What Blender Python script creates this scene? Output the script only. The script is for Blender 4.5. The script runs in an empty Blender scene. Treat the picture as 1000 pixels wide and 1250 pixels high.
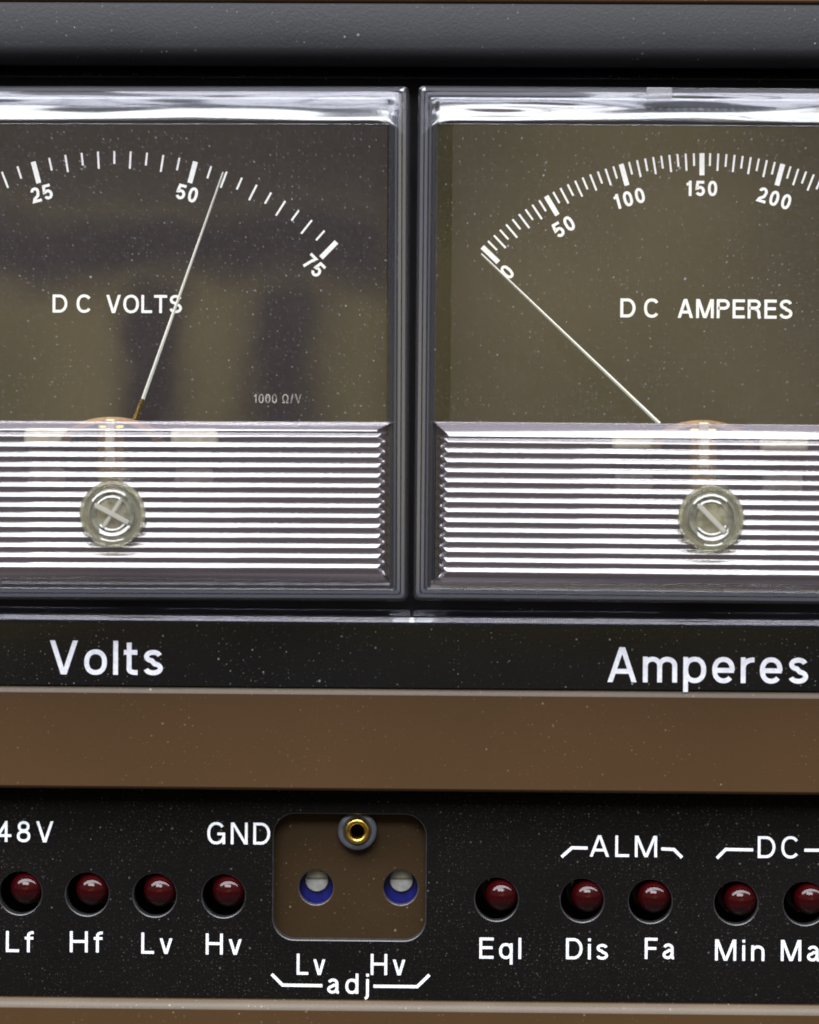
import bpy, bmesh, math, random
from mathutils import Vector, Matrix, noise
random.seed(4)
C = bpy.context.scene.collection
R = math.radians
U = 1e-4                      # one unit of the plan below is 0.1 mm; the panel face is the plane Y = 0, the viewer is on -Y

# ---------------------------------------------------------------- camera
CAM_D, YAW, ROLL = 3000.0, R(.93), R(.40)
cam_pos = Vector((CAM_D*math.sin(YAW), -CAM_D*math.cos(YAW), 0))
fwd = (-cam_pos).normalized()
rt0 = fwd.cross(Vector((0, 0, 1))).normalized(); up0 = rt0.cross(fwd)
rt = rt0*math.cos(ROLL) + up0*math.sin(ROLL)
up = up0*math.cos(ROLL) - rt0*math.sin(ROLL)
cd = bpy.data.cameras.new('camera'); co = bpy.data.objects.new('camera', cd); C.objects.link(co)
co.matrix_world = Matrix(((rt.x, up.x, -fwd.x, cam_pos.x*U), (rt.y, up.y, -fwd.y, cam_pos.y*U), (rt.z, up.z, -fwd.z, cam_pos.z*U), (0, 0, 0, 1)))
cd.sensor_fit = 'VERTICAL'; cd.sensor_height = 24; cd.lens = 24*CAM_D/1250
cd.clip_start = .01; cd.clip_end = 20
sc = bpy.context.scene
sc.camera = co

# ---------------------------------------------------------------- surroundings, lamp, exposure
sc.view_settings.view_transform = 'Standard'; sc.view_settings.look = 'None'
sc.view_settings.exposure = 0; sc.view_settings.gamma = 1
sc.cycles.transparent_max_bounces = 32; sc.cycles.max_bounces = 10
sc.cycles.filter_width = 1.9
sc.cycles.caustics_reflective = False; sc.cycles.caustics_refractive = False
W = bpy.data.worlds.new('World'); sc.world = W; W.use_nodes = True

class NT:
    def __init__(s, tree): s.t = tree; s.n = tree.nodes; s.l = tree.links
    def node(s, typ, **kw):
        n = s.n.new(typ)
        for k, v in kw.items(): setattr(n, k, v)
        return n
    def put(s, sock, v):
        if hasattr(v, 'is_linked') or hasattr(v, 'links'): s.l.new(v, sock)
        elif isinstance(v, (tuple, list)) and len(v) == 3 and sock.type == 'RGBA': sock.default_value = (*v, 1)
        else: sock.default_value = v
    def m(s, op, a, b=0.0, c=None, clamp=False):
        n = s.node('ShaderNodeMath', operation=op, use_clamp=clamp)
        s.put(n.inputs[0], a); s.put(n.inputs[1], b)
        if c is not None: s.put(n.inputs[2], c)
        return n.outputs[0]
    def step(s, v, lo, hi, a=0.0, b=1.0):
        n = s.node('ShaderNodeMapRange', interpolation_type='SMOOTHSTEP')
        for i, q in enumerate((v, lo, hi, a, b)): s.put(n.inputs[i], q)
        return n.outputs[0]
    def mix(s, f, a, b):
        n = s.node('ShaderNodeMix', data_type='RGBA')
        s.put(n.inputs[0], f); s.put(n.inputs[6], a); s.put(n.inputs[7], b)
        return n.outputs[2]
    def box(s, v, lo, hi, soft): return s.m('MULTIPLY', s.step(v, lo-soft, lo+soft), s.step(v, hi-soft, hi+soft, 1.0, 0.0))
    def noise(s, vec, scale, detail=2.0, rough=.5):
        n = s.node('ShaderNodeTexNoise'); s.put(n.inputs['Vector'], vec); s.put(n.inputs['Scale'], scale)
        s.put(n.inputs['Detail'], detail); s.put(n.inputs['Roughness'], rough)
        return n.outputs[0]
    def specks(s, vec, cell, r, keep):      # scattered small dots: cell in plan units, r as a share of the cell, keep = share of cells
        sx = s.node('ShaderNodeSeparateXYZ'); s.put(sx.inputs[0], vec)
        cb = s.node('ShaderNodeCombineXYZ'); s.l.new(sx.outputs[0], cb.inputs[0])
        s.put(cb.inputs[1], sx.outputs[2])
        v = s.node('ShaderNodeTexVoronoi', voronoi_dimensions='2D'); s.put(v.inputs['Vector'], cb.outputs[0]); s.put(v.inputs['Scale'], 1/(cell*U))
        sep = s.node('ShaderNodeSeparateColor'); s.l.new(v.outputs['Color'], sep.inputs[0])
        rad = s.m('MULTIPLY', sep.outputs[1], r)
        dot = s.m('LESS_THAN', v.outputs['Distance'], rad)
        return s.m('MULTIPLY', s.m('MULTIPLY', dot, s.m('LESS_THAN', sep.outputs[0], keep)), s.step(sep.outputs[2], 0., 1., .25, 1.))

# a dim beige room in front of the instrument with two dark figures standing in it, bright above
w = NT(W.node_tree)
bg = w.n['Background']
tc = w.node('ShaderNodeTexCoord'); sp = w.node('ShaderNodeSeparateXYZ'); w.l.new(tc.outputs['Generated'], sp.inputs[0])
nx, ny, nz = sp.outputs
ry = w.m('MAXIMUM', w.m('MULTIPLY', ny, -1.0), .05)
nzv = w.noise(tc.outputs['Generated'], 14.0, 2.0)
wob = w.m('MULTIPLY', w.m('SUBTRACT', nzv, .5), .022)
a_ = w.m('ADD', w.m('DIVIDE', nx, ry), wob); b_ = w.m('ADD', w.m('DIVIDE', nz, ry), wob)
below = w.step(b_, .082, .11, 1.0, 0.0)
cols = w.m('ADD', w.box(a_, -.137, -.112, .009), w.box(a_, -.083, -.050, .013))
leftm = w.step(a_, -.035, .0, 1.0, 0.0)
hb = w.m('MULTIPLY', w.box(b_, .092, .126, .014), leftm)
upm = w.m('MULTIPLY', w.m('MULTIPLY', w.step(b_, .11, .13), leftm), .80)
dark = w.m('MAXIMUM', w.m('MAXIMUM', w.m('MULTIPLY', cols, below), hb), upm, clamp=True)
front = w.mix(dark, w.mix(w.step(w.noise(tc.outputs['Generated'], 9.0, 1.0), .3, .7), (.80, .67, .26), (1.30, 1.06, .45)), (.10, .065, .09))
edge_ = w.m('MULTIPLY', w.step(w.m('ABSOLUTE', w.m('SUBTRACT', a_, .07)), .025, .10), w.step(a_, -.035, -.01))
front = w.mix(w.m('MULTIPLY', edge_, .42), front, (.12, .09, .06))
front = w.mix(w.m('MULTIPLY', w.step(b_, .22, .34, 1.0, 0.0), w.step(w.m('ABSOLUTE', a_), .25, .45, 1.0, 0.0)), (.20, .185, .17), front)
front = w.mix(w.step(b_, -.015, -.05), front, (.07, .06, .062))     # the dark lower part of the room
ceil_ = w.mix(w.step(nz, .35, .75), front, (.50, .52, .60))
low = w.mix(w.step(nz, -.25, -.6), ceil_, (.15, .135, .15))
w.l.new(low, bg.inputs[0]); bg.inputs[1].default_value = 1.0

def area(name, loc, look, sx, sy, power, col):
    L = bpy.data.lights.new(name, 'AREA'); L.shape = 'RECTANGLE'; L.size = sx; L.size_y = sy; L.energy = power; L.color = col
    o = bpy.data.objects.new(name, L); C.objects.link(o); o.location = loc
    o.rotation_euler = (Vector(look)-Vector(loc)).to_track_quat('-Z', 'Y').to_euler()
area('ceiling_lamp', (.05, -.36, .78), (0, 0, 0), 3.0, .40, 40.0, (.95, .97, 1.0))
area('front_fill', (-.10, -.95, .75), (0, 0, 0), .9, .40, 15.0, (.95, .97, 1.0))  # added fill from high in front, lifts the lettering and softens shadows

# ---------------------------------------------------------------- helpers
def P(px, py, d=0.0):
    """the spot (X, V) on the plane d in front of the panel face that the photograph shows at px, py"""
    r = fwd*CAM_D + rt*(px-500) + up*(625-py)
    t = (-d - cam_pos.y)/r.y
    q = cam_pos + r*t
    return q.x, q.z
def XX(px, py, d=0): return P(px, py, d)[0]
def VV(py, d=0, px=500): return P(px, py, d)[1]

def link(name, me, mat, parent=None, smooth=None, flat=6):
    o = bpy.data.objects.new(name, me); C.objects.link(o)
    for m_ in (mat if isinstance(mat, (list, tuple)) else [mat]): me.materials.append(m_)
    if parent: o.parent = parent
    if smooth is not None:
        me.polygons.foreach_set('use_smooth', [True]*len(me.polygons))
        me.set_sharp_from_angle(angle=R(smooth))
        ar = sorted(q.area for q in me.polygons); md = ar[len(ar)//2]
        if flat:                                     # big flats stay dead flat beside their rounded edges
            for q in me.polygons:
                if q.area > flat*md: q.use_smooth = False
    return o
def mesh(name, verts, faces, mat, parent=None, smooth=None, recalc=True, flat=6):
    me = bpy.data.meshes.new(name)
    me.from_pydata([(x*U, -d*U, v*U) for x, d, v in verts], [], faces)
    if recalc:
        b = bmesh.new(); b.from_mesh(me); bmesh.ops.recalc_face_normals(b, faces=b.faces); b.to_mesh(me); b.free()
    me.update()
    return link(name, me, mat, parent, smooth, flat)
def empty(name, loc, label, cat, group=None, rot=0.0):
    o = bpy.data.objects.new(name, None); C.objects.link(o); o.empty_display_size = .005
    o.location = (loc[0]*U, -loc[2]*U, loc[1]*U); o.rotation_euler = (0, rot, 0)
    o['label'] = label; o['category'] = cat
    if group: o['group'] = group
    return o
def tag(o, label, cat, group=None):
    o['label'] = label; o['category'] = cat
    if group: o['group'] = group
    return o
def extrude(name, prof, x0, x1, mat, parent=None, smooth=35):
    """a closed (V, d) profile run along X"""
    n = len(prof)
    vs = [(x0, d, v) for v, d in prof] + [(x1, d, v) for v, d in prof]
    fs = [(i, (i+1) % n, n+(i+1) % n, n+i) for i in range(n)] + [tuple(range(n)), tuple(range(n, 2*n))]
    return mesh(name, vs, fs, mat, parent, smooth)
def lathe(name, prof, cx, cv, mat, parent=None, seg=48, smooth=40, closed=False):
    """(radius, d) profile turned about the axis towards the viewer"""
    vs, fs, n = [], [], len(prof)
    for r, d in prof:
        for k in range(seg):
            a = 2*math.pi*k/seg; vs.append((cx+r*math.cos(a), d, cv+r*math.sin(a)))
    for i in range(n if closed else n-1):
        j = (i+1) % n
        for k in range(seg): fs.append((i*seg+k, i*seg+(k+1) % seg, j*seg+(k+1) % seg, j*seg+k))
    if not closed:
        if prof[0][0] > 0: fs.append(tuple(range(seg)))
        if prof[-1][0] > 0: fs.append(tuple((n-1)*seg+k for k in range(seg)))
    b = mesh(name, vs, fs, mat, parent, smooth)
    return b
def box(name, x0, x1, v0, v1, d0, d1, mat, parent=None, bev=0):
    me = bpy.data.meshes.new(name); b = bmesh.new(); bmesh.ops.create_cube(b, size=1)
    for q in b.verts:
        x = x0+(q.co.x+.5)*(x1-x0); dd = d0+(.5-q.co.y)*(d1-d0); v = v0+(q.co.z+.5)*(v1-v0)
        q.co = (x*U, -dd*U, v*U)
    if bev: bmesh.ops.bevel(b, geom=list(b.edges), offset=bev*U, segments=3, affect='EDGES', profile=.5)
    b.to_mesh(me); b.free()
    return link(name, me, mat, parent, 35)
def rrect(x0, x1, v0, v1, r, n=8):
    out = []
    for cx, cv, a0 in ((x1-r, v1-r, 0), (x0+r, v1-r, 90), (x0+r, v0+r, 180), (x1-r, v0+r, 270)):
        for k in range(n+1):
            a = R(a0+90*k/n); out.append((cx+r*math.cos(a), cv+r*math.sin(a)))
    return out
def circle(cx, cv, r, n=56): return [(cx+r*math.cos(2*math.pi*k/n), cv+r*math.sin(2*math.pi*k/n)) for k in range(n)]
def sheet(name, outline, holes, d_back, d_front, bev, mat, parent=None):
    """a plate with real holes and rounded rims, faces at d_back and d_front"""
    cu = bpy.data.curves.new(name, 'CURVE'); cu.dimensions = '2D'; cu.fill_mode = 'BOTH'
    for poly in [outline]+holes:
        s = cu.splines.new('POLY'); s.points.add(len(poly)-1); s.use_cyclic_u = True
        for p_, (x, v) in zip(s.points, poly): p_.co = (x, v, 0, 1)
    th = d_front-d_back
    cu.extrude = th/2-bev; cu.bevel_depth = bev; cu.bevel_resolution = 3; cu.offset = -bev
    t = bpy.data.objects.new(name, cu); C.objects.link(t)
    dg = bpy.context.evaluated_depsgraph_get(); dg.update()
    me = bpy.data.meshes.new_from_object(t.evaluated_get(dg))
    bpy.data.objects.remove(t); bpy.data.curves.remove(cu)
    for q in me.vertices:
        x, v, z = q.co; q.co = (x*U, -(z+(d_back+d_front)/2)*U, v*U)
    me.materials.clear(); me.name = name
    for q in me.polygons: q.material_index = 0
    b = bmesh.new(); b.from_mesh(me); bmesh.ops.remove_doubles(b, verts=b.verts, dist=.02*U)
    bmesh.ops.recalc_face_normals(b, faces=b.faces); b.to_mesh(me); b.free()
    return link(name, me, mat, parent, 40)

# ---------------------------------------------------------------- materials
def mat(name):
    m_ = bpy.data.materials.new(name); m_.use_nodes = True
    t = NT(m_.node_tree); b = t.n['Principled BSDF']
    t.tc = t.node('ShaderNodeTexCoord').outputs['Object']
    return m_, t, b
def plain(name, col, rough=.5, spec=.5, metal=0.0, coat=0.0, vary=.08, grain=60):
    m_, t, b = mat(name)
    f = t.noise(t.tc, 1/(grain*U), 3.0)
    c = t.mix(t.step(f, .3, .7), tuple(x*(1-vary) for x in col), tuple(min(1, x*(1+vary)) for x in col))
    t.put(b.inputs['Base Color'], c); t.put(b.inputs['Roughness'], t.step(f, .2, .8, rough*.85, min(1, rough*1.15)))
    b.inputs['Specular IOR Level'].default_value = spec; b.inputs['Metallic'].default_value = metal; b.inputs['Coat Weight'].default_value = coat
    return m_
def painted(name, col, rough, spec, bump, bscale, dust, dustcol=(.42, .40, .36), cell=14, mottled=None, grain=0.0):
    m_, t, b = mat(name)
    big = t.noise(t.tc, 1/(260*U), 3.0, .6)
    c = t.mix(t.step(big, .3, .7), col, mottled or tuple(x*1.25 for x in col))
    fine = t.noise(t.tc, 1/(bscale*U), 3.0, .6)
    if grain: c = t.mix(t.m('MULTIPLY', t.step(fine, .52, .8), grain), c, tuple(min(1, x*2+.008) for x in col))
    cl = t.step(t.noise(t.tc, 1/(90*U), 2.0), .35, .7, .25, 1.0)          # dust gathers in drifts
    s1 = t.specks(t.tc, cell, .16, dust); s2 = t.specks(t.tc, cell*2.7, .10, dust*.5); s3 = t.specks(t.tc, cell*.5, .22, dust*.8)
    d = t.m('MAXIMUM', t.m('MAXIMUM', t.m('MULTIPLY', s1, cl), s2), t.m('MULTIPLY', t.m('MULTIPLY', s3, cl), .35))
    c = t.mix(d, c, dustcol)
    t.put(b.inputs['Base Color'], c)
    t.put(b.inputs['Roughness'], t.step(big, .25, .75, rough*.9, min(1, rough*1.12)))
    b.inputs['Specular IOR Level'].default_value = spec
    bp = t.node('ShaderNodeBump'); bp.inputs['Strength'].default_value = bump; bp.inputs['Distance'].default_value = 2*U
    t.put(bp.inputs['Height'], t.m('ADD', fine, t.m('MULTIPLY', d, .15))); t.l.new(bp.outputs[0], b.inputs['Normal'])
    return m_
def clear(name, f0, tint, veil=0.0, veilcol=(.3, .3, .34), rough=.03, dust=0.0, streak=0.0, wave=0.0, scratch=False):
    """clear moulded plastic: lets light straight through, mirrors more at a slant, with a little haze, dust and scratches"""
    m_, t, b = mat(name)
    t.n.remove(b); out = t.n['Material Output']
    tr = t.node('ShaderNodeBsdfTransparent'); t.put(tr.inputs[0], tint)
    gl = t.node('ShaderNodeBsdfGlossy'); gl.inputs['Roughness'].default_value = rough
    df = t.node('ShaderNodeBsdfDiffuse'); t.put(df.inputs[0], veilcol)
    lw = t.node('ShaderNodeLayerWeight'); lw.inputs[0].default_value = .5
    fr = t.m('ADD', t.m('MULTIPLY', t.m('POWER', lw.outputs['Facing'], 4.0), 1-f0), f0)
    v = veil
    if streak:
        mp = t.node('ShaderNodeMapping'); t.l.new(t.tc, mp.inputs[0]); mp.inputs['Scale'].default_value = (.06, 1, 1)
        v = t.m('MULTIPLY', t.step(t.noise(mp.outputs[0], 1/(16*U), 3.0), .3, .75, 1-streak, 1+streak), veil)
    if dust:
        cl = t.step(t.noise(t.tc, 1/(110*U), 2.0), .35, .7, .45, 1.0)
        s1 = t.specks(t.tc, 9, .11, dust); s2 = t.specks(t.tc, 42, .035, dust*.7); s3 = t.specks(t.tc, 4.5, .19, dust)
        d = t.m('MAXIMUM', t.m('MAXIMUM', t.m('MULTIPLY', s1, cl), s2), t.m('MULTIPLY', t.m('MULTIPLY', s3, cl), .4))
        haze = t.m('MULTIPLY', t.step(t.noise(t.tc, 1/(5*U), 2.0), .45, .75), .015)
        v = t.m('ADD', t.m('ADD', v, haze), t.m('MULTIPLY', d, .38), clamp=True)
    m1 = t.node('ShaderNodeMixShader'); t.put(m1.inputs[0], v); t.l.new(tr.outputs[0], m1.inputs[1]); t.l.new(df.outputs[0], m1.inputs[2])
    m2 = t.node('ShaderNodeMixShader'); t.put(m2.inputs[0], fr); t.l.new(m1.outputs[0], m2.inputs[1]); t.l.new(gl.outputs[0], m2.inputs[2])
    if wave:
        bp = t.node('ShaderNodeBump'); bp.inputs['Strength'].default_value = wave; bp.inputs['Distance'].default_value = 2*U
        t.put(bp.inputs['Height'], t.noise(t.tc, 1/(120*U), 2.0)); t.l.new(bp.outputs[0], gl.inputs['Normal'])
    t.l.new(m2.outputs[0], out.inputs[0])
    return m_

M_bar = painted('textured_black_paint', (.0175, .018, .021), .52, .26, .22, 3.6, .10, cell=6, dustcol=(.25, .24, .22))
M_rail = painted('gloss_black_paint', (.0052, .0054, .0062), .11, .55, .01, 4, .22, cell=5, dustcol=(.24, .23, .21))
M_nose = plain('polished_black_nose', (.007, .007, .008), .10, 1.0, coat=.6, vary=.1, grain=40)
M_panel = painted('dusty_black_paint', (.0040, .0036, .0034), .6, .05, .25, 3, .8, cell=4.5, grain=.5, dustcol=(.085, .078, .066))
M_brown = painted('brown_enamel', (.058, .0315, .0135), .42, .20, .05, 8, .16, dustcol=(.17, .13, .08), cell=5, mottled=(.062, .0325, .0132))
M_plate = painted('brown_plate_paint', (.031, .018, .0078), .5, .12, .1, 6, .25, dustcol=(.18, .15, .10), cell=6)
M_white = plain('white_ink', (.84, .86, .93), .45, .3, vary=.09, grain=5)
M_dialink = plain('dial_white_ink', (.86, .85, .82), .5, .3, vary=.04, grain=12)
M_faint = plain('worn_grey_ink', (.33, .31, .29), .6, .2, vary=.5, grain=5)
M_dial = plain('dark_dial_paint', (.0255, .0205, .0195), .6, .15, vary=.08, grain=90)
M_black = plain('matt_black', (.006, .006, .006), .7, .15)
M_window = clear('clear_window', .045, (.98, .98, .97), dust=.50, wave=.10)
M_lip = plain('glossy_hole_edge', (.028, .028, .031), .32, 1.0, vary=.3, grain=10)  # paler and glossier than the face paint, on every hole edge
M_rim = plain('brown_hole_edge', (.05, .04, .034), .36, .9, vary=.2, grain=10)
M_lit_edge = painted('lit_enamel_edge', (.092, .072, .052), .45, .25, .1, 5, .10, dustcol=(.4, .36, .3), cell=8)  # lighter brown for up-facing bevels, overhead light painted into the colour
M_rib = clear('ribbed_clear_plastic', .15, (.93, .92, .93), veil=.25, veilcol=(.37, .32, .375), rough=.12)
M_edge = clear('clear_edge', .115, (.93, .94, .97), veil=.05, veilcol=(.40, .44, .50), rough=.20, streak=.8)
M_hous = clear('moulded_clear_rim', .035, (.86, .86, .90), veil=.035, veilcol=(.36, .37, .46), rough=.10)
M_hous2 = clear('moulded_clear_step', .10, (.86, .86, .90), veil=.125, veilcol=(.42, .44, .53), rough=.12)  # stronger grey veil on some steps, painted for light piped along edges
M_gate = clear('gate_scar_plastic', .05, (.93, .93, .95), veil=.22, veilcol=(.5, .5, .53), rough=.3)
M_marg = clear('clear_margin', .04, (.8, .78, .8), veil=.03, veilcol=(.34, .32, .38), rough=.08)
M_screw = clear('clear_plug', .10, (.92, .92, .86), veil=.10, veilcol=(.5, .5, .45), rough=.06)
M_cream = plain('cream_moulding', (.42, .40, .22), .4, .4)
M_alu = plain('pale_aluminium', (.55, .50, .36), .4, .5, metal=.3, vary=.2, grain=15)
M_brass = plain('brass', (.60, .40, .09), .25, .5, metal=1.0, vary=.1, grain=8)
M_copper = plain('copper_coil', (.15, .085, .035), .4, .5, metal=.5, vary=.3, grain=5)
M_needle = plain('needle_paint', (.78, .77, .70), .4, .4)
M_collar = plain('grey_collar', (.075, .08, .10), .35, .5, vary=.2, grain=8)
M_post = plain('grey_moulding', (.16, .15, .13), .4, .4, vary=.3, grain=16)
M_blue = plain('blue_plastic', (.005, .008, .15), .35, .4, vary=.15, grain=10)
M_silver = plain('nickel_screw', (.55, .57, .55), .35, .5, metal=.35, vary=.12, grain=8)
M_die = plain('lamp_chip', (.30, .05, .05), .4, .4)
M_lens = clear('red_lamp_lens', .04, (.34, .02, .03), veil=.5, veilcol=(.044, .0018, .0028), rough=.02)

# ---------------------------------------------------------------- lettering: drawn strokes, flat like silk-screen ink
def arc(cx, cy, rx, ry, a0, a1, n=14, e=2.0):
    out = []
    for k in range(n+1):
        a = R(a0+(a1-a0)*k/n); c, s = math.cos(a), math.sin(a)
        out.append((cx+rx*math.copysign(abs(c)**(2/e), c), cy+ry*math.copysign(abs(s)**(2/e), s)))
    return out
def glyph(ch, s):
    """strokes of one letter, cap height 1, stroke width s: ('p', points, closed) ribbons and ('d', x0,y0,x1,y1) slanted bars cut level"""
    h = s/2; X = .735
    def dg_(x0, y0, x1, y1): return ('d', x0, y0, x1, y1)
    def p(*pts): return ('p', list(pts), False)
    E = 2.25
    def oval(cx, cy, rx, ry): return ('p', arc(cx, cy, rx, ry, 0, 360, 40, E)[:-1], True)
    def bowl(w): return oval(w/2, X/2, w/2-h, X/2-h+.008)
    def stem(x, y0, y1): return p((x, y0), (x, y1))
    if ch == ' ': return .30, []
    if ch == 'A': return .74, [dg_(.0+h*1.1, 0, .37-h*.12, 1), dg_(.74-h*1.1, 0, .37+h*.12, 1), p((.17, .31), (.57, .31))]
    if ch == 'V': return .72, [dg_(h*1.1, 1, .36-h*.12, 0), dg_(.72-h*1.1, 1, .36+h*.12, 0)]
    if ch == 'v': return .54, [dg_(h*1.1, X, .27-h*.12, 0), dg_(.54-h*1.1, X, .27+h*.12, 0)]
    if ch == 'x': return .54, [dg_(h*1.2, X, .54-h*1.2, 0), dg_(.54-h*1.2, X, h*1.2, 0)]
    if ch == 'M': return .84, [stem(h, 0, 1), stem(.84-h, 0, 1), dg_(h*1.4, 1, .42-h*.1, 0), dg_(.84-h*1.4, 1, .42+h*.1, 0)]
    if ch == 'N': return .70, [stem(h, 0, 1), stem(.70-h, 0, 1), dg_(h*1.3, 1, .70-h*1.3, 0)]
    if ch == 'H': return .70, [stem(h, 0, 1), stem(.70-h, 0, 1), p((h, .52), (.70-h, .52))]
    if ch == 'L': return .52, [p((h, 1), (h, h), (.52, h))]
    if ch == 'T': return .62, [p((0, 1-h), (.62, 1-h)), stem(.31, 0, 1-h)]
    if ch == 'E': return .58, [p((.58, 1-h), (h, 1-h), (h, h), (.58, h)), p((h, .52), (.54, .52))]
    if ch == 'F': return .55, [p((.55, 1-h), (h, 1-h), (h, 0)), p((h, .50), (.50, .50))]
    if ch == 'D': return .70, [('p', [(h, h), (h, 1-h), (.33, 1-h)]+arc(.33, .5, .37-h, .5-h, 90, -90, 22)+[(.33, h)], True)]
    if ch == 'P': return .62, [p(*([(h, 0), (h, 1-h), (.36, 1-h)]+arc(.36, .725, .26-h, .275-h, 90, -90)+[(h, .45+h)]))]
    if ch == 'R': return .66, [p(*([(h, 0), (h, 1-h), (.36, 1-h)]+arc(.36, .735, .265-h, .265-h, 90, -90)+[(h, .47+h)])), p(*(arc(.33, .26, .28-h, .24, 90, 0, 8)+[(.62-h, .1), (.655-h, 0)]))]
    if ch == 'C': return .70, [p(*arc(.36, .5, .36-h, .5-h+.01, 38, 322, 34, E))]
    if ch == 'O': return .76, [oval(.38, .5, .38-h, .5-h+.01)]
    if ch == 'G': return .74, [p(*(arc(.37, .5, .37-h, .5-h+.01, 38, 325, 34, E)+[(.74-h, .10)])), p((.42, .47), (.74-h, .47), (.74-h, 0))]
    if ch == 'S': return .62, [p(*(arc(.31, .74, .29-h, .26-h+.005, 12, 262, 22)+arc(.31, .27, .31-h, .27-h+.005, 82, -170, 22)))]
    if ch == '0': return .56, [oval(.28, .5, .28-h, .5-h)]
    if ch == '1': return .36, [stem(.30-h, 0, 1), p((0, .76), (.12, .79), (.21, .86), (.30-h, 1-h*.6))]
    if ch == '2': return .56, [p(*(arc(.28, .70, .27-h, .30-h, 172, -20, 20)+[(.40, .42), (.16, .24), (h+.01, h)]+[(.56, h)]))]
    if ch == '3': return .56, [p(*(arc(.27, .735, .25-h, .265-h, 160, -75, 18)+arc(.27, .28, .28-h, .28-h, 75, -160, 18)))]
    if ch == '4': return .60, [stem(.45-h, 0, 1), p((.45-h, 1-h), (h*.9, .24+h), (.60, .24+h))]
    if ch == '5': return .56, [p(*([(.51, 1-h), (.13, 1-h), (.085, .50)]+arc(.275, .33, .285-h, .33-h, 130, -155, 24)))]
    if ch == '7': return .54, [p((0, 1-h), (.54-h, 1-h), (.33, .55), (.21, 0))]
    if ch == '8': return .56, [oval(.28, .745, .245-h, .255-h), oval(.28, .285, .28-h, .285-h)]
    if ch == '/': return .34, [dg_(h, -.04, .34-h, 1.04)]
    if ch == 'Ω': return .74, [p(*([(.02, h), (.25, h)]+arc(.37, .55, .35-h, .45-h, 240, -60, 28)+[(.49, h), (.72, h)]))]
    if ch == 'o': return .58, [bowl(.58)]
    if ch == 'e': return .57, [p((h, X*.49), (.57-h*.4, X*.49)), p(*arc(.285, X/2, .285-h, X/2-h+.008, -2, 318, 34, E))]
    if ch == 'l': return s, [stem(h, 0, 1)]
    if ch == 'i': return s, [stem(h, 0, X), stem(h, 1-s*1.05, 1)]
    if ch == 'j': return .22, [p(*([(.22-h, X), (.22-h, -.08)]+arc(.22-h-.13, -.08, .13, .15, 0, -80, 8))), stem(.22-h, 1-s*1.05, 1)]
    if ch == 'f': return .34, [p(*([(.14, 0), (.14, .80)]+arc(.14+.16, .80, .16, .2-h, 180, 95, 8)+[(.34, 1-h)])), p((0, X-h), (.33, X-h))]
    if ch == 't': return .34, [p(*([(.13, .95), (.13, .17)]+arc(.13+.15, .17, .15, .17-h, 180, 268, 8)+[(.34, h)])), p((0, X-h), (.33, X-h))]
    if ch == 'n': return .53, [stem(h, 0, X), p(*([(h, X*.60)]+arc(.265, X*.62, .265-h, X*.38-h, 165, 0, 14)+[(.53-h, 0)]))]
    if ch == 'm': return .86, [stem(h, 0, X), p(*([(h, X*.60)]+arc(.245, X*.66, .245-h, X*.34-h, 165, 0, 12)+[(.49-h, 0)])), p(*([(.49-h, X*.60)]+arc(.43-h+.245, X*.66, .185, X*.34-h, 165, 0, 12)+[(.86-h, 0)]))]
    if ch == 'r': return .34, [stem(h, 0, X), p(*([(h, X*.55)]+arc(.31, X*.60, .31-h, X*.40-h, 170, 92, 10)+[(.345, X-h)]))]
    if ch == 'p': return .58, [stem(h, -.27, X), bowl(.58)]
    if ch == 'q': return .56, [stem(.56-h, -.27, X), bowl(.56)]
    if ch == 'd': return .56, [stem(.56-h, 0, 1), bowl(.56)]
    if ch == 's': return .50, [p(*(arc(.25, X*.74, .235-h, X*.26-h+.005, 14, 258, 18)+arc(.25, X*.27, .25-h, X*.27-h+.005, 78, -168, 18)))]
    if ch == 'a': return .54, [p(*(arc(.25, X*.70, .23-h, X*.30-h+.005, 162, 0, 14)+[(.48-h, .13)]+arc(.48-h+.09, .12, .09, .12-h*.7, 180, 262, 6))),
                               p(*([(.48-h, X*.52)]+arc(.25, X*.30, .25-h, X*.28, 78, 180, 8)[:1]+arc(.22, X*.28, .22-h, X*.28-h, 100, 270, 14)+arc(.24, X*.44, .24-h, X*.44-h, 280, 352, 8)))]
    raise KeyError(ch)
def ribbon(pts, closed, hw):
    n = len(pts); L, Rr = [], []
    pts = [q for i, q in enumerate(pts) if i == 0 or math.dist(q, pts[i-1]) > 1e-5]; n = len(pts)
    for i in range(n):
        a = pts[i-1] if (i or closed) else None; b = pts[i]; c = pts[(i+1) % n] if (i < n-1 or closed) else None
        def nrm(u_, v_):
            dx, dy = v_[0]-u_[0], v_[1]-u_[1]; l = math.hypot(dx, dy) or 1; return -dy/l, dx/l
        if a and c:
            n1, n2 = nrm(a, b), nrm(b, c); mx, my = n1[0]+n2[0], n1[1]+n2[1]; q = mx*mx+my*my
            k = 2/max(q, .5); ox, oy = mx*k*.5*2/2, my*k*.5*2/2
            ox, oy = mx*k/1, my*k/1
            ox, oy = ox, oy
        else:
            ox, oy = nrm(b, c) if c else nrm(a, b)
        L.append((b[0]+ox*hw, b[1]+oy*hw)); Rr.append((b[0]-ox*hw, b[1]-oy*hw))
    return L, Rr
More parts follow.
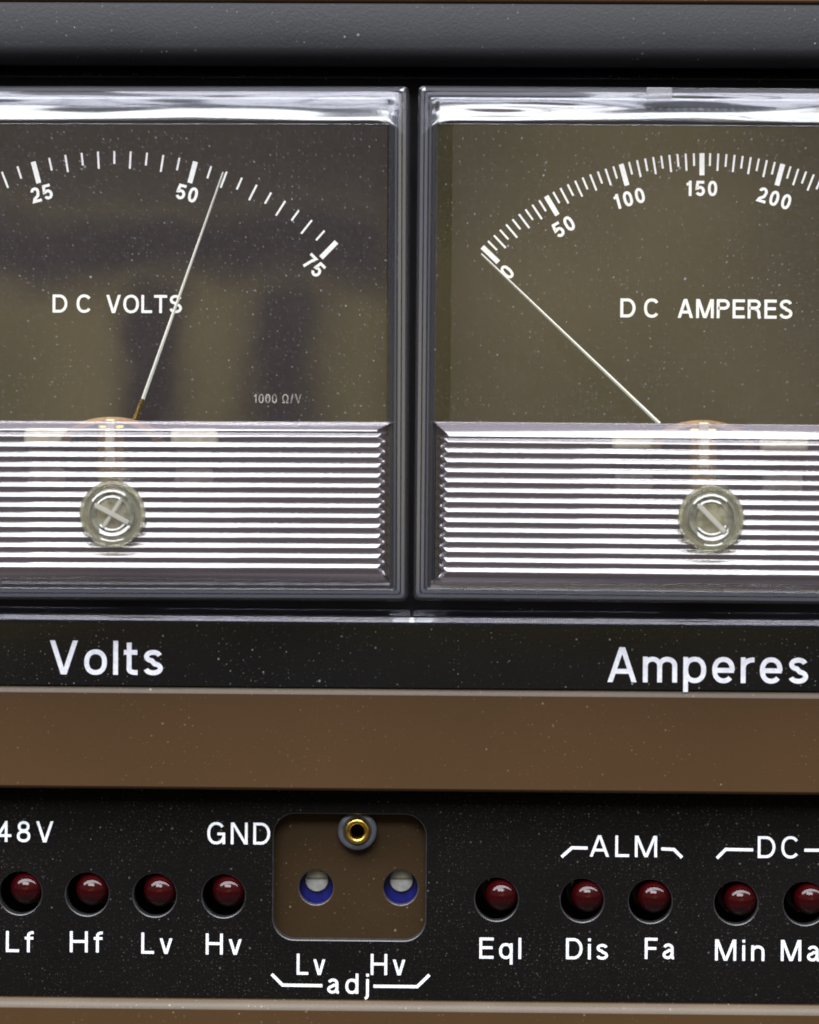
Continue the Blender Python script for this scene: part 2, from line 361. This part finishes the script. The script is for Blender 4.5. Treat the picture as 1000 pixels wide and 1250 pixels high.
def text_geo(body, cap, sw, track=.16, width=None, space=.30):
    """vertices (x, y, layer) and faces with the baseline at y = 0, left end at x = 0, spread to `width` if given"""
    s = sw/cap
    cells, x = [], 0.0
    for ch in body:
        wd, st = glyph(ch, s)
        if ch == ' ': wd = space
        cells.append((x, st)); x += wd+track
    tot = x-track
    kx = (width/(tot*cap) if width != 1.0 else 1.12) if width else 1.0
    vs, fs, lay = [], [], 0
    for x0, st in cells:
        for g in st:
            lay += 1
            if g[0] == 'd':
                _, ax, ay, bx, by = g
                ax, bx = (ax+x0)*kx, (bx+x0)*kx
                hw = s/2*math.hypot(bx-ax, by-ay)/abs(by-ay)
                k = len(vs); vs += [((q)*cap, y*cap, lay) for q, y in ((ax-hw, ay), (ax+hw, ay), (bx+hw, by), (bx-hw, by))]
                fs.append((k, k+1, k+2, k+3))
            else:
                pts = [((q[0]+x0)*kx, q[1]) for q in g[1]]
                l, r = ribbon(pts, g[2], s/2); n = len(l); k = len(vs)
                vs += [(q[0]*cap, q[1]*cap, lay) for q in l]+[(q[0]*cap, q[1]*cap, lay) for q in r]
                for i in range(n if g[2] else n-1):
                    j = (i+1) % n; fs.append((k+i, k+j, k+n+j, k+n+i))
    return vs, fs, tot*cap*kx
def letters(name, items, d, material, parent, tf=None):
    """items: lists of (verts, faces, place) ; place maps (x, y) to the plan (X, V)"""
    V, F = [], []
    for vs, fs, place in items:
        k = len(V)
        for x, y, l in vs:
            X_, V_ = place(x, y); V.append((X_, d+.15+.04*(l % 12), V_))
        F += [tuple(k+i for i in f) for f in fs]
    return mesh(name, V, F, material, parent, recalc=False)
def line_text(name, body, px0, px1, base, cap, sw, d, material, parent, local=None, track=.16, label=None, space=.30):
    """printed words spanning px0..px1 of the photograph on the plane d"""
    k = (CAM_D-d)/CAM_D
    x0, v0 = P(px0, base, d); x1 = P(px1, base, d)[0]
    vs, fs, _ = text_geo(body, cap*k, sw*k, track, x1-x0, space)
    f = (lambda x, y: (x0+x, v0+y)) if local is None else (lambda x, y: local(x0+x, v0+y))
    o = letters(name, [(vs, fs, f)], d, material, parent)
    o['label'] = label or 'white lettering reading '+body
    return o
def line_mark(name, pts, wd, d, material, parent):
    q = [P(x, y, d) for x, y in pts]
    l, r = ribbon(q, False, wd/2); n = len(q)
    return mesh(name, [(x, d+.2, v) for x, v in l+r], [(i, i+1, n+i+1, n+i) for i in range(n-1)], material, parent, recalc=False)

# ---------------------------------------------------------------- the black meter bezel
XL, XR = -1000.0, 1060.0
bez = empty('meter_bezel', (0, VV(735), 0), 'black metal bezel framing both meters, printed Volts and Amperes', 'bezel')
box('back_plate', XL, XR, VV(850), VV(-40), -40, -8, M_black, bez)
def prof(pts): return [(VV(y, d), d) for y, d in pts]
top = [(4.5, 20), (4.5, 56), (6, 62), (20, 63.6), (38, 64), (57, 63.4), (64, 61.3), (69, 57.5), (73, 52), (76.5, 45), (79.5, 36), (81, 24), (82, -7), (40, -7)]
extrude('upper_bar', prof(top), XL, XR, M_bar, bez, 50)
extrude('upper_lip', prof([(88, -7), (88, 13), (91, 18), (94.5, 19), (97, 17), (98.5, 11), (98.5, -7)]), XL, XR, M_rail, bez, 50)
railp = [(741.5, -7), (741.5, 2), (743, 10), (746, 17), (749, 22), (751.5, 25.3), (753, 27), (754.5, 28.2), (756, 29.2), (757.5, 29.9), (760, 30.7), (764, 31.5), (839.5, 31.5), (839.5, -7)]
rail = extrude('lower_rail', prof(railp), XL, XR, [M_rail, M_nose], bez, 16)
for q in rail.data.polygons:
    if q.normal.z > .2 and q.normal.y < -.2: q.material_index = 1
line_text('lettering', 'Volts', 60, 199.5, 823, 41.5, 5.9, 31.5, M_white, bez, track=.13)
line_text('lettering', 'Amperes', 741, 987, 832.5, 42.5, 5.9, 31.5, M_white, bez, track=.13)

# ---------------------------------------------------------------- brown trims
def trim(name, y0, y1, d, label, ch, low=4):
    b = VV(y1, d)
    pr = [(VV(y0, d), -6), (VV(y0, d), d-ch), (VV(y0+ch*.35, d), d-ch*.42), (VV(y0+ch*.75, d), d-ch*.10), (VV(y0+ch*1.15, d), d)]
    pr += [(b+low, d), (b+low*.4, d-low*.25), (b, d-low), (b, -6)]
    o = extrude(name, pr, XL, XR, [M_brown, M_lit_edge], None, 60)
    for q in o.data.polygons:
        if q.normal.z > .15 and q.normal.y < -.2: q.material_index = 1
    o['kind'] = 'thing'
    return tag(o, label, 'trim strip', 'brown trim strips')
trim('trim_strip', 838.5, 966.5, 32, 'wide brown trim strip between the meters and the row of red lamps', 9)
trim('trim_strip', 1224.5, 1420, 16, 'brown trim strip along the bottom, below the lamp lettering', 9)
trim('trim_strip', -150, 3.2, 50, 'brown trim strip above the black upper bar, barely in view', 9)

# ---------------------------------------------------------------- lower black panel with its holes
leds = [('Lf', 24.7, 1090), ('Hf', 106.6, 1091.3), ('Lv', 189, 1092.6), ('Hv', 273, 1093.6), ('Eql', 606.2, 1097.6), ('Dis', 710.8, 1099),
        ('Fa', 794, 1100.2), ('Min', 898.6, 1102.2), ('Max', 983, 1102.8)]
pan = empty('lamp_fascia', (0, VV(1220), 0), 'dusty black panel of round lamp holes with white lettering', 'panel')
holes = [circle(*P(x, y), 26.2) for _, x, y in leds]
cut = rrect(XX(334, 1070), XX(519.5, 1070), VV(1147.5, 0, 430), VV(994, 0, 430), 26)
sheet('face_plate', [(XL, VV(1226)), (XR, VV(1226)), (XR, VV(962)), (XL, VV(962))], holes+[cut], -17, 0, 2.1, [M_panel, M_lip], pan)
for q in pan.children[0].data.polygons:
    q.material_index = 1 if abs(q.normal.y) < .93 else 0
box('backing_board', XL, XR, VV(1300), VV(962), -95, -80, M_black, pan)
tr = [(386, 1083), (489.2, 1083.3)]
gnd = (436.3, 1014.5)
sheet('recess_plate', [(XX(300, 1000), VV(1185)), (XX(555, 1000), VV(1185)), (XX(555, 1000), VV(968)), (XX(300, 1000), VV(968))],
      [circle(*P(x, y, -22), 21.2) for x, y in tr]+[circle(*P(*gnd, -22), 12)], -34, -21, 1.8, [M_plate, M_rim], pan)
for q in [c for c in pan.children if c.name.startswith('recess')][0].data.polygons:
    q.material_index = 1 if abs(q.normal.y) < .9 else 0
def txt(body, x0, x1, base, cap=25.6, sw=3.25, track=.22): return line_text('lettering', body, x0, x1, base, cap, sw, 0, M_white, pan, track=track)
txt('48V', -4, 65.5, 1027.6); txt('GND', 253, 330, 1030.2, 26.5)
txt('Lf', 7, 41, 1162); txt('Hf', 85, 125.4, 1162.3); txt('Lv', 172.4, 210.8, 1164); txt('Hv', 251, 295.3, 1165)
txt('Lv', 362.2, 397.2, 1189.7); txt('Hv', 452.4, 495, 1190)
txt('adj', 399.3, 450.6, 1212.6, 24.5); txt('Eql', 585, 636.5, 1170); txt('Dis', 690.8, 742.4, 1170.8)
txt('ALM', 719.5, 802.5, 1045.6, 26, track=.2); txt('DC', 924.8, 975.6, 1047.2, 26.4)
txt('Fa', 787, 824, 1170.4); txt('Min', 872.6, 933.4, 1172.4); txt('Max', 953, 1024, 1173)
for pts in ([(331.8, 1189.2), (345, 1202.4), (393.6, 1203.2)], [(456, 1203.8), (509.4, 1204.4), (524.2, 1190)],
            [(685.6, 1046), (698.2, 1034.9), (717.4, 1035.2)], [(807.4, 1036.2), (822.6, 1036.8), (832.6, 1046.8)],
            [(875.2, 1047.6), (886, 1036.8), (919.4, 1037.4)], [(982, 1037.8), (1012, 1038), (1024, 1048.6)]):
    line_mark('bracket_line', pts, 3.7, 0, M_white, pan)

# ---------------------------------------------------------------- red indicator lamps
def dome(r, d0, n=14): return [(r*math.cos(R(90*k/n)), d0+r*math.sin(R(90*k/n))) for k in range(n+1)]
where = {'Lf': 'dark red dome lamp above the lettering Lf, at the left edge', 'Hf': 'dark red dome lamp above the lettering Hf',
         'Lv': 'dark red dome lamp above the lettering Lv in the row of four, its collar showing', 'Hv': 'dark red dome lamp above the lettering Hv, nearest the brown cutout',
         'Eql': 'dark red dome lamp above the lettering Eql', 'Dis': 'dark red dome lamp above the lettering Dis', 'Fa': 'dark red dome lamp above the lettering Fa',
         'Min': 'dark red dome lamp above the lettering Min', 'Max': 'dark red dome lamp cut by the right picture edge'}
first = None
for nm, x, y in leds:
    cx, cv = P(x+6.6, y-4.4, 0)
    if first is None:
        first = empty('indicator_lamp', (cx, cv, -80), where[nm], 'indicator lamp', 'dark red indicator lamps')
        lens = lathe('lens', [(24, 8), (24, 30), (20.4, 30), (20.4, 66)]+[(r_, d_) for r_, d_ in dome(20.4, 68.0)], 0, 0, M_lens, first, 48, 40)
        core = lathe('lamp_core', [(13.5, 12), (13.5, 58), (10.5, 68), (7, 71), (0.01, 72)], 0, 0, M_die, first, 32, 40)
        box('chip', -3.2, 3.2, -6, 3, 73, 77, M_black, core, .8)
        lathe('base', [(25, 0.4), (25, 7.6), (0.01, 7.6)], 0, 0, M_black, first, 32, 40)
    else:
        o = first.copy(); C.objects.link(o); o['label'] = where[nm]; o.location = ((cx+random.uniform(-.8, .8))*U, 80*U, (cv+random.uniform(-.7, .7))*U)
        o.rotation_euler = (R(random.uniform(-1.2, 1.2)), R(random.uniform(-25, 25)), R(random.uniform(-1.2, 1.2)))
        for ch in first.children:
            c = ch.copy(); C.objects.link(c); c.parent = o
            for g in ch.children:
                e = g.copy(); C.objects.link(e); e.parent = c

# ---------------------------------------------------------------- ground socket and blue trimmers in the recess
gx, gv = P(*gnd, -8)
g = empty('ground_socket', (gx, gv, -21), 'small brass ground socket with grey collar at top of brown recess', 'socket')
lathe('collar', [(11.6, .2), (23.5, .2), (24, 3), (24, 11), (22.6, 13), (18.2, 13.6), (17.2, 12), (11.6, 12)], 0, 0, M_collar, g, 48, 50, True)
lathe('sleeve', [(8.2, -30), (8.2, 14), (9.4, 16.5), (11.8, 18.2), (14.6, 17.4), (16.4, 14.6), (16.6, 12.2), (11.3, 11.8), (11.3, -30)], 0, 0, M_brass, g, 48, 60, True)
lathe('contact', [(7.9, -33), (7.9, -26), (4, -22), (0.01, -22)], 0, 0, M_black, g, 24, 50)
tl = ['blue trimmer screw above the lettering Lv, left hole of brown recess', 'blue trimmer screw above the lettering Hv, right hole of brown recess']
t0 = None
for (x, y), lb in zip(tr, tl):
    cx, cv = P(x, y, -40)
    if t0 is None:
        t0 = empty('trimmer', (cx, cv, -80), lb, 'trimmer', 'blue trimmers in the brown recess')
        bd = box('body', -30, 30, -28, 30, .4, 37, M_blue, t0, 1.5)
        dx, dv = .8, 9.0
        a, b = 1.7, 14.0
        half = lambda sgn: [(dx+b*math.cos(R(q)), dv+sgn*b*math.sin(R(q))) for q in range(8, 173, 6)]
        sl = lathe('screw', [(b, 37.3), (b, 41), (b-1.2, 42), (0.01, 42)], dx, dv, M_silver, t0, 40, 40)
        box('slot', dx-b*.97, dx+b*.97, dv+1.0, dv+3.6, 41.2, 42.4, plain('grey_slot', (.16, .17, .15), .6), sl)  # slot laid on the screw head as a darker grey strip
    else:
        o = t0.copy(); C.objects.link(o); o['label'] = lb; o.location = (cx*U, 80*U, cv*U)
        for ch in t0.children:
            c = ch.copy(); C.objects.link(c); c.parent = o
            for g_ in ch.children:
                e = g_.copy(); C.objects.link(e); e.parent = c

# ---------------------------------------------------------------- the two panel meters
def rib_h(u):                                # one rib, u running downwards: long upper flank, rounded crest, short lower flank
    tri = lambda q: 4.6*(q/.54 if q < .54 else (1-q)/.46)
    return sum(tri(min(1, max(0, abs((u+k*.02) % 1.0)))) for k in range(-4, 5))/9
FD = 112.0                                   # how far the clear covers stand out
def meter(name, label, cpx, edge, ytop, ybot, yrib, ribs, screw, rot, scale, di=3):
    kf = (CAM_D-FD)/CAM_D
    ymid = (ytop+ybot)/2
    ox, ov = P(cpx, ymid, FD)
    t = empty(name, (ox, ov, -7.5), label, 'panel meter', 'clear fronted panel meters', rot)
    ca, sa = math.cos(rot), math.sin(rot)
    def lo(X, V):                              # plan -> the meter's own frame
        x, v = X-ox, V-ov
        return x*ca-v*sa, x*sa+v*ca
    dz = 7.5
    def L(px, py, d): return lo(*P(px, py, d))
    hw = 361.5*kf; hv = (ybot-ytop)/2*kf+3.5
    # --- housing: stepped rims of clear moulding, run round as rounded rectangles
    rings = [(0, 0), (.5, 40), (1.5, 104), (3, 108.5), (5, 110), (8.6, 110.4), (9.4, 109), (10.2, 110.4), (13.5, 110.6), (14.6, 108), (15.6, 107.4), (17.2, 108.2), (18.8, 108), (19.8, 105.8), (22.4, 105.4), (24.2, 103.4), (25.4, 101),
             (25.6, 8), (16, 6), (14, .6)]
    vs, fs = [], []
    n = None
    for ins, d in rings:
        lp = rrect(-hw+ins, hw-ins, -hv+ins, hv-ins, max(2.5, 6-ins*.15), 5); n = len(lp)
        vs += [(x, d+dz, v) for x, v in lp]
    m_ = len(rings)
    for i in range(m_):
        j = (i+1) % m_
        for k in range(n): fs.append((i*n+k, i*n+(k+1) % n, j*n+(k+1) % n, j*n+k))
    ho = mesh('housing', vs, fs, [M_hous, M_hous2], t, 28, flat=0)
    for q in ho.data.polygons:
        if (q.index//n) in (4, 7, 10): q.material_index = 1
    ix = hw-25.7                                # inner half width
    it = hv-25.7
    # --- the moulded top edge that gathers the light: a wavy slope across the full width
    bx0, bx1 = -hw+5, hw-5
    nxs, nys = 150, 22
    vs, fs = [], []
    vtop = hv-6; band = 39*kf
    for j in range(nys+1):
        f = j/nys
        for i in range(nxs+1):
            x = bx0+(bx1-bx0)*i/nxs
            e = min(x-bx0, bx1-x)
            wv = noise.noise(Vector((x*.0055+cpx, f*1.9, 3.1)))*2.6+noise.noise(Vector((x*.012+cpx, f*4.5, 9.1)))*.45
            # height falls away towards the top, steepest in the upper two thirds
            g_ = (1-f)
            dd = 112.6-band*.545*max(0, g_-.07)+wv*2.2*min(1, g_*3)*min(1, (1-g_)*5)
            if e < 26: dd -= .030*(26-e)**2*.8
            vs.append((x, dd+dz, vtop-f*band-(0 if e > 40 else (40-e)**2*.010*f)))
    for j in range(nys):
        for i in range(nxs): fs.append((j*(nxs+1)+i, j*(nxs+1)+i+1, (j+1)*(nxs+1)+i+1, (j+1)*(nxs+1)+i))
    mesh('top_edge', vs, fs, M_edge, t, 60, flat=0)
    # --- window pane
    vr = L(cpx, yrib, FD)[1]
    me = box('window', -ix-3, ix+3, vr-4, vtop-band-1, FD-18+dz, FD-12+dz, M_window, t, 1.2)
    # --- ribbed lens across the lower part
    y0, y1, nr = ribs
    va, vb = L(cpx, y0, FD+6)[1], L(cpx, y1, FD+6)[1]
    per = (va-vb)/(nr-1)
    amp = 5.0
    pf = []                                     # (v, d) front profile from the top down
    base_d = FD-1
    pf += [(vr, base_d-16), (vr, base_d-9), (vr-1.2, base_d-7.6), (va+per*.9, base_d+5.0), (va+per*.72, base_d+6)]
    N = 18
    for r_ in range(nr):
        c = va-r_*per
        for k in range(N):
            u = k/N
            pf.append((c+per*.62-u*per, base_d+1+rib_h(u)))
    vbot = vb-per*.40
    pf += [(vbot, base_d+1), (vbot-2, base_d), (vbot-9, base_d-4), (vbot-10, base_d-7)]
    ex = L(edge, ymid+200, FD)[0]               # where the ribs end
    xe = abs(ex)
    scx, scv = L(*screw[:2], FD+4)
    mids = [scx+q for q in range(-39, 40, 3)]
    vs, fs = [], []
    nc = 6+len(mids)
    for v, d in pf:
        q = (d-base_d)*1.25
        xs = [-xe-6, -xe-3+q, -xe+1+q+.5]+mids+[xe-1-q-.5, xe+3-q, xe+6]
        for k, x in enumerate(xs):
            vs.append((x, (d if 1 < k < nc-2 else base_d-6)+dz, v))
    for i in range(len(pf)-1):
        for k in range(nc-1):
            xm = (vs[i*nc+k][0]+vs[i*nc+k+1][0])/2; vm_ = (pf[i][0]+pf[i+1][0])/2
            if math.hypot(xm-scx, vm_-scv) > 35.5: fs.append((i*nc+k, i*nc+k+1, (i+1)*nc+k+1, (i+1)*nc+k))
    back = len(vs)
    vs += [(-xe-6, FD-9+dz, pf[0][0]), (xe+6, FD-9+dz, pf[0][0]), (xe+6, FD-9+dz, pf[-1][0]), (-xe-6, FD-9+dz, pf[-1][0])]
    fs.append((back, back+1, back+2, back+3))
    rl = mesh('ribbed_lens', vs, fs, [M_rib, M_marg], t, 70, flat=0)
    for q in rl.data.polygons:
        if abs(q.center.x) > (xe+1)*U or q.index == len(fs)-1: q.material_index = 1
    # --- margin strips of the lower cover, beside and below the ribs
    for sg in (-1, 1):
        a, b = sorted((sg*(xe+6.6), sg*(hw-24)))
        box('side_margin', a, b, vbot-12, vr-.5, FD-14+dz, FD-7.4+dz, M_marg, t, 1)
    vm = -hv+24
    mp_ = [(vbot-11, FD-14), (vbot-11, FD-6), (vbot-14, FD-4), (vm+1, FD-4.5), (vm-1, FD-9), (vm-1, FD-14)]
    extrude('lower_margin', [(v, d+dz) for v, d in mp_], -hw+22, hw-22, M_marg, t, 30)
    # --- zero screw: a clear plug with a slotted head
    cx, cv = L(*screw[:2], FD+8)
    zs = lathe('zero_screw', [(38, FD-2+dz), (38.6, FD+7+dz), (37.4, FD+9.5+dz), (34, FD+10+dz), (32.2, FD+7.5+dz), (30.5, FD+7+dz), (28.5, FD+11+dz), (26, FD+12.5+dz), (23.5, FD+11+dz), (22, FD+10+dz),
                     (19.5, FD+11.4+dz), (17.5, FD+10+dz), (0.01, FD+10+dz)], cx, cv, M_screw, t, 64, 30)
    lathe('plug_ring', [(39, FD-1.2+dz), (39, FD+6.0+dz), (34, FD+6.5+dz), (27, FD+4.6+dz), (27, FD-1.2+dz)], cx, cv, M_plug, zs, 64, 30, True)
    lathe('plug_core', [(26, FD-1.0+dz), (26, FD+2.5+dz), (0.01, FD+2.5+dz)], cx, cv, M_core, zs, 40, 30)
    bm = bmesh.new()
    for (aa, ll, ww, hh) in [(screw[2], 23, 3.2, 13.2)]+([(screw[2]+85, screw[3], 2.6, 12.2)] if screw[3] else []):
        c_, s_ = math.cos(R(aa)), math.sin(R(aa))
        r_ = bmesh.ops.create_cube(bm, size=1)
        for q in r_['verts']:
            x, d, v = q.co.x*2*ll, q.co.y, q.co.z*2*ww
            q.co = ((cx+x*c_-v*s_)*U, -(FD+hh-3+dz-d*5)*U, (cv+x*s_+v*c_)*U)
    sm = bpy.data.meshes.new('slot_bar'); bmesh.ops.bevel(bm, geom=list(bm.edges), offset=1.2*U, segments=2, affect='EDGES'); bm.to_mesh(sm); bm.free()
    link('slot_bar', sm, M_slot, zs, 40)
    # --- dial with printed scale
    DD = 20.0
    dial = box('dial', -ix+di, ix-di, -it+3, it-3, DD-6+dz, DD+dz, M_dial, t, .6)
    pd = DD
    acx, acy, Rad, a0, da, divs, majors, nums, nr_ = scale
    V, F = [], []
    def polar(a, r): return L(acx+r*math.sin(R(a)), acy-r*math.cos(R(a)), pd)
    for i in range(divs+1):
        a = a0+da*i
        if abs(a) > 50: continue
        major = i % 10 == 0
        ln, wd = (27, 6.0) if major else ((21, 2.3) if i % 2 == 0 else (15.5, 2.3))
        (x0, v0), (x1, v1) = polar(a, Rad), polar(a, Rad-ln)
        ux, uv = (v1-v0), -(x1-x0); q = math.hypot(ux, uv); ux, uv = ux/q*wd/2, uv/q*wd/2
        k = len(V); V += [(x0+ux, v0+uv), (x0-ux, v0-uv), (x1-ux, v1-uv), (x1+ux, v1+uv)]; F.append((k, k+1, k+2, k+3))
    mesh('scale_marks', [(x, pd+dz+.2, v) for x, v in V], F, M_dialink, dial, recalc=False)
    items = []
    for body, a in nums:
        vs_, fs_, wd = text_geo(body, 18.4, 3.35, .16, 1.0)
        (x0, v0) = polar(a, nr_); ra = -R(a)-rot*0
        def pl(x, y, x0=x0, v0=v0, ra=ra, wd=wd):
            x -= wd/2; y -= 9.2
            return x0+x*math.cos(ra)-y*math.sin(ra), v0+x*math.sin(ra)+y*math.cos(ra)
        items.append((vs_, fs_, pl))
    letters('numerals', items, pd+dz, M_dialink, dial)
    def dial_text(body, x0, x1, base, cap, sw, m2, **kw):
        k = (CAM_D-pd)/CAM_D
        xa, v0 = L(x0, base, pd); xb, _ = L(x1, base, pd)
        vs_, fs_, _ = text_geo(body, cap*k, sw*k, kw.get('track', .16), xb-xa, kw.get('space', .3))
        o = letters('lettering', [(vs_, fs_, lambda x, y: (xa+x, v0+y))], pd+dz, m2, dial); o['label'] = 'printed lettering reading '+body
    return t, L, dial, dial_text, dz

def plug_mats():
    global M_plug, M_core, M_slot
    M_plug = clear('yellowed_clear_ring', .10, (.88, .88, .83), veil=.20, veilcol=(.38, .375, .31), rough=.06, streak=.9)
    M_core = plain('olive_screw_well', (.13, .125, .098), .3, .6, vary=.7, grain=12)
    M_slot = clear('clear_slot_bar', .10, (.9, .9, .9), veil=.5, veilcol=(.46, .455, .43), rough=.08)
plug_mats()

def needle(t, L, dz, tip, base, wt, wb, d, tail=None):
    def strip(name, a, b, wa, wb_, m_, par, dd):
        (x0, v0), (x1, v1) = L(*a, dd), L(*b, dd)
        ux, uv = v1-v0, -(x1-x0); q = math.hypot(ux, uv); ux /= q; uv /= q
        vs = []
        for (x, v, w_) in ((x0, v0, wa), (x1, v1, wb_)):
            vs += [(x+ux*w_/2, dd-.8+dz, v+uv*w_/2), (x, dd+1.0+dz, v), (x-ux*w_/2, dd-.8+dz, v-uv*w_/2)]
        return mesh(name, vs, [(0, 1, 4, 3), (1, 2, 5, 4), (2, 0, 3, 5), (0, 1, 2), (3, 4, 5)], m_, par, 20)
    n = strip('needle', tip, base, wt, wb, M_needle, t, d)
    if tail: strip('needle_tail', base, tail, wb*1.15, wb*1.5, M_brass, n, d)
def movement(t, L, dz, cx, y):
    """what shows dimly behind the ribs: coil arch, brass yoke, two pale brackets"""
    x, v = L(cx, y, 40)
    n = 24; vs, fs = [], []
    for k in range(n+1):
        a = math.pi*k/n
        for r, d in ((1.0, 22), (1.0, 44), (.80, 46), (.80, 22)):
            vs.append((x+62*r*math.cos(a), d+dz, v-34+33*r*math.sin(a)))
    for k in range(n):
        for q in range(4): fs.append((k*4+q, k*4+(q+1) % 4, (k+1)*4+(q+1) % 4, (k+1)*4+q))
    fs += [(0, 1, 2, 3), tuple(n*4+q for q in range(4))]
    cl = mesh('coil', vs, fs, M_copper, t, 40)
    br = box('yoke', x-17, x+17, v-92, v-10, 24+dz, 50+dz, M_brass, t, 4)
    box('pivot_post', x-6, x+6, v-60, v-4, 50.5+dz, 58+dz, M_alu, br, 2)
    box('crossbar', x-110, x+128, v-66, v-40, 21.5+dz, 30+dz, M_black, t, 3)
    for s_, w0, w1 in ((-1, 108, 52), (1, 70, 128)):
        a, b = sorted((x+s_*w0, x+s_*w1))
        o = box('bracket', a, b, v-38, v-14, 24+dz, 38+dz, M_alu, t, 5)
        box('bracket_foot', a+4, b-6, v-88, v-39, 23+dz, 30+dz, M_post, o, 3)

v, L, dial, dtext, dz = meter('voltmeter', 'left meter lettered DC VOLTS, needle resting just past 50', 139, 469, 105, 731, 513.5, (534.2, 694.0, 14), (137, 627.5, -28, 20), R(-.20),
    (140, 571, 386.5, -44.6, 2.97, 30, 10, [('0', -44.6), ('25', -14.9), ('50', 14.8), ('75', 44.6)], 346.5))
dtext('DC', 64, 112, 381.5, 22, 3.3, M_dialink, track=.40); dtext('VOLTS', 129.5, 222.5, 382, 22, 3.3, M_dialink, track=.10)
dtext('1000 Ω/V', 310, 368, 492, 11, 1.3, M_faint, track=.20, space=.2)
needle(v, L, dz, (272.6, 210), (174.5, 487), 2.2, 4.4, 44, (165.5, 512))
movement(v, L, dz, 137, 508)
a, L, dial, dtext, dz = meter('ammeter', 'right meter lettered DC AMPERES, needle resting at zero', 868, 538, 108, 733.5, 517, (544.0, 702.5, 14), (868.5, 633, -45, 0), R(.13),
    (857, 558.5, 371.5, -46.2, 1.54, 60, 10, [('0', -46.4), ('50', -30.9), ('100', -15.6), ('150', 0), ('200', 15.6), ('250', 30.9), ('300', 46.2)], 328.5), 17)
dtext('DC', 757, 805, 387.3, 23, 3.5, M_dialink, track=.36); dtext('AMPERES', 827, 967.5, 388, 23, 3.5, M_dialink, track=.12)
gx_, gv_ = L(804, 115, 100)
box('gate_mark', gx_-15, gx_+15, gv_-7, gv_+6, 104+dz, 112+dz, M_gate, a, 1)
needle(a, L, dz, (587.5, 310), (805, 517), 2.3, 4.2, 44)
movement(a, L, dz, 858, 512)

# parts of the bezel and the fascia were laid out on the plan: seat their meshes in their parent's own frame
for root in (bez, pan):
    for ch in root.children: ch.data.transform(Matrix.Translation(-root.location))
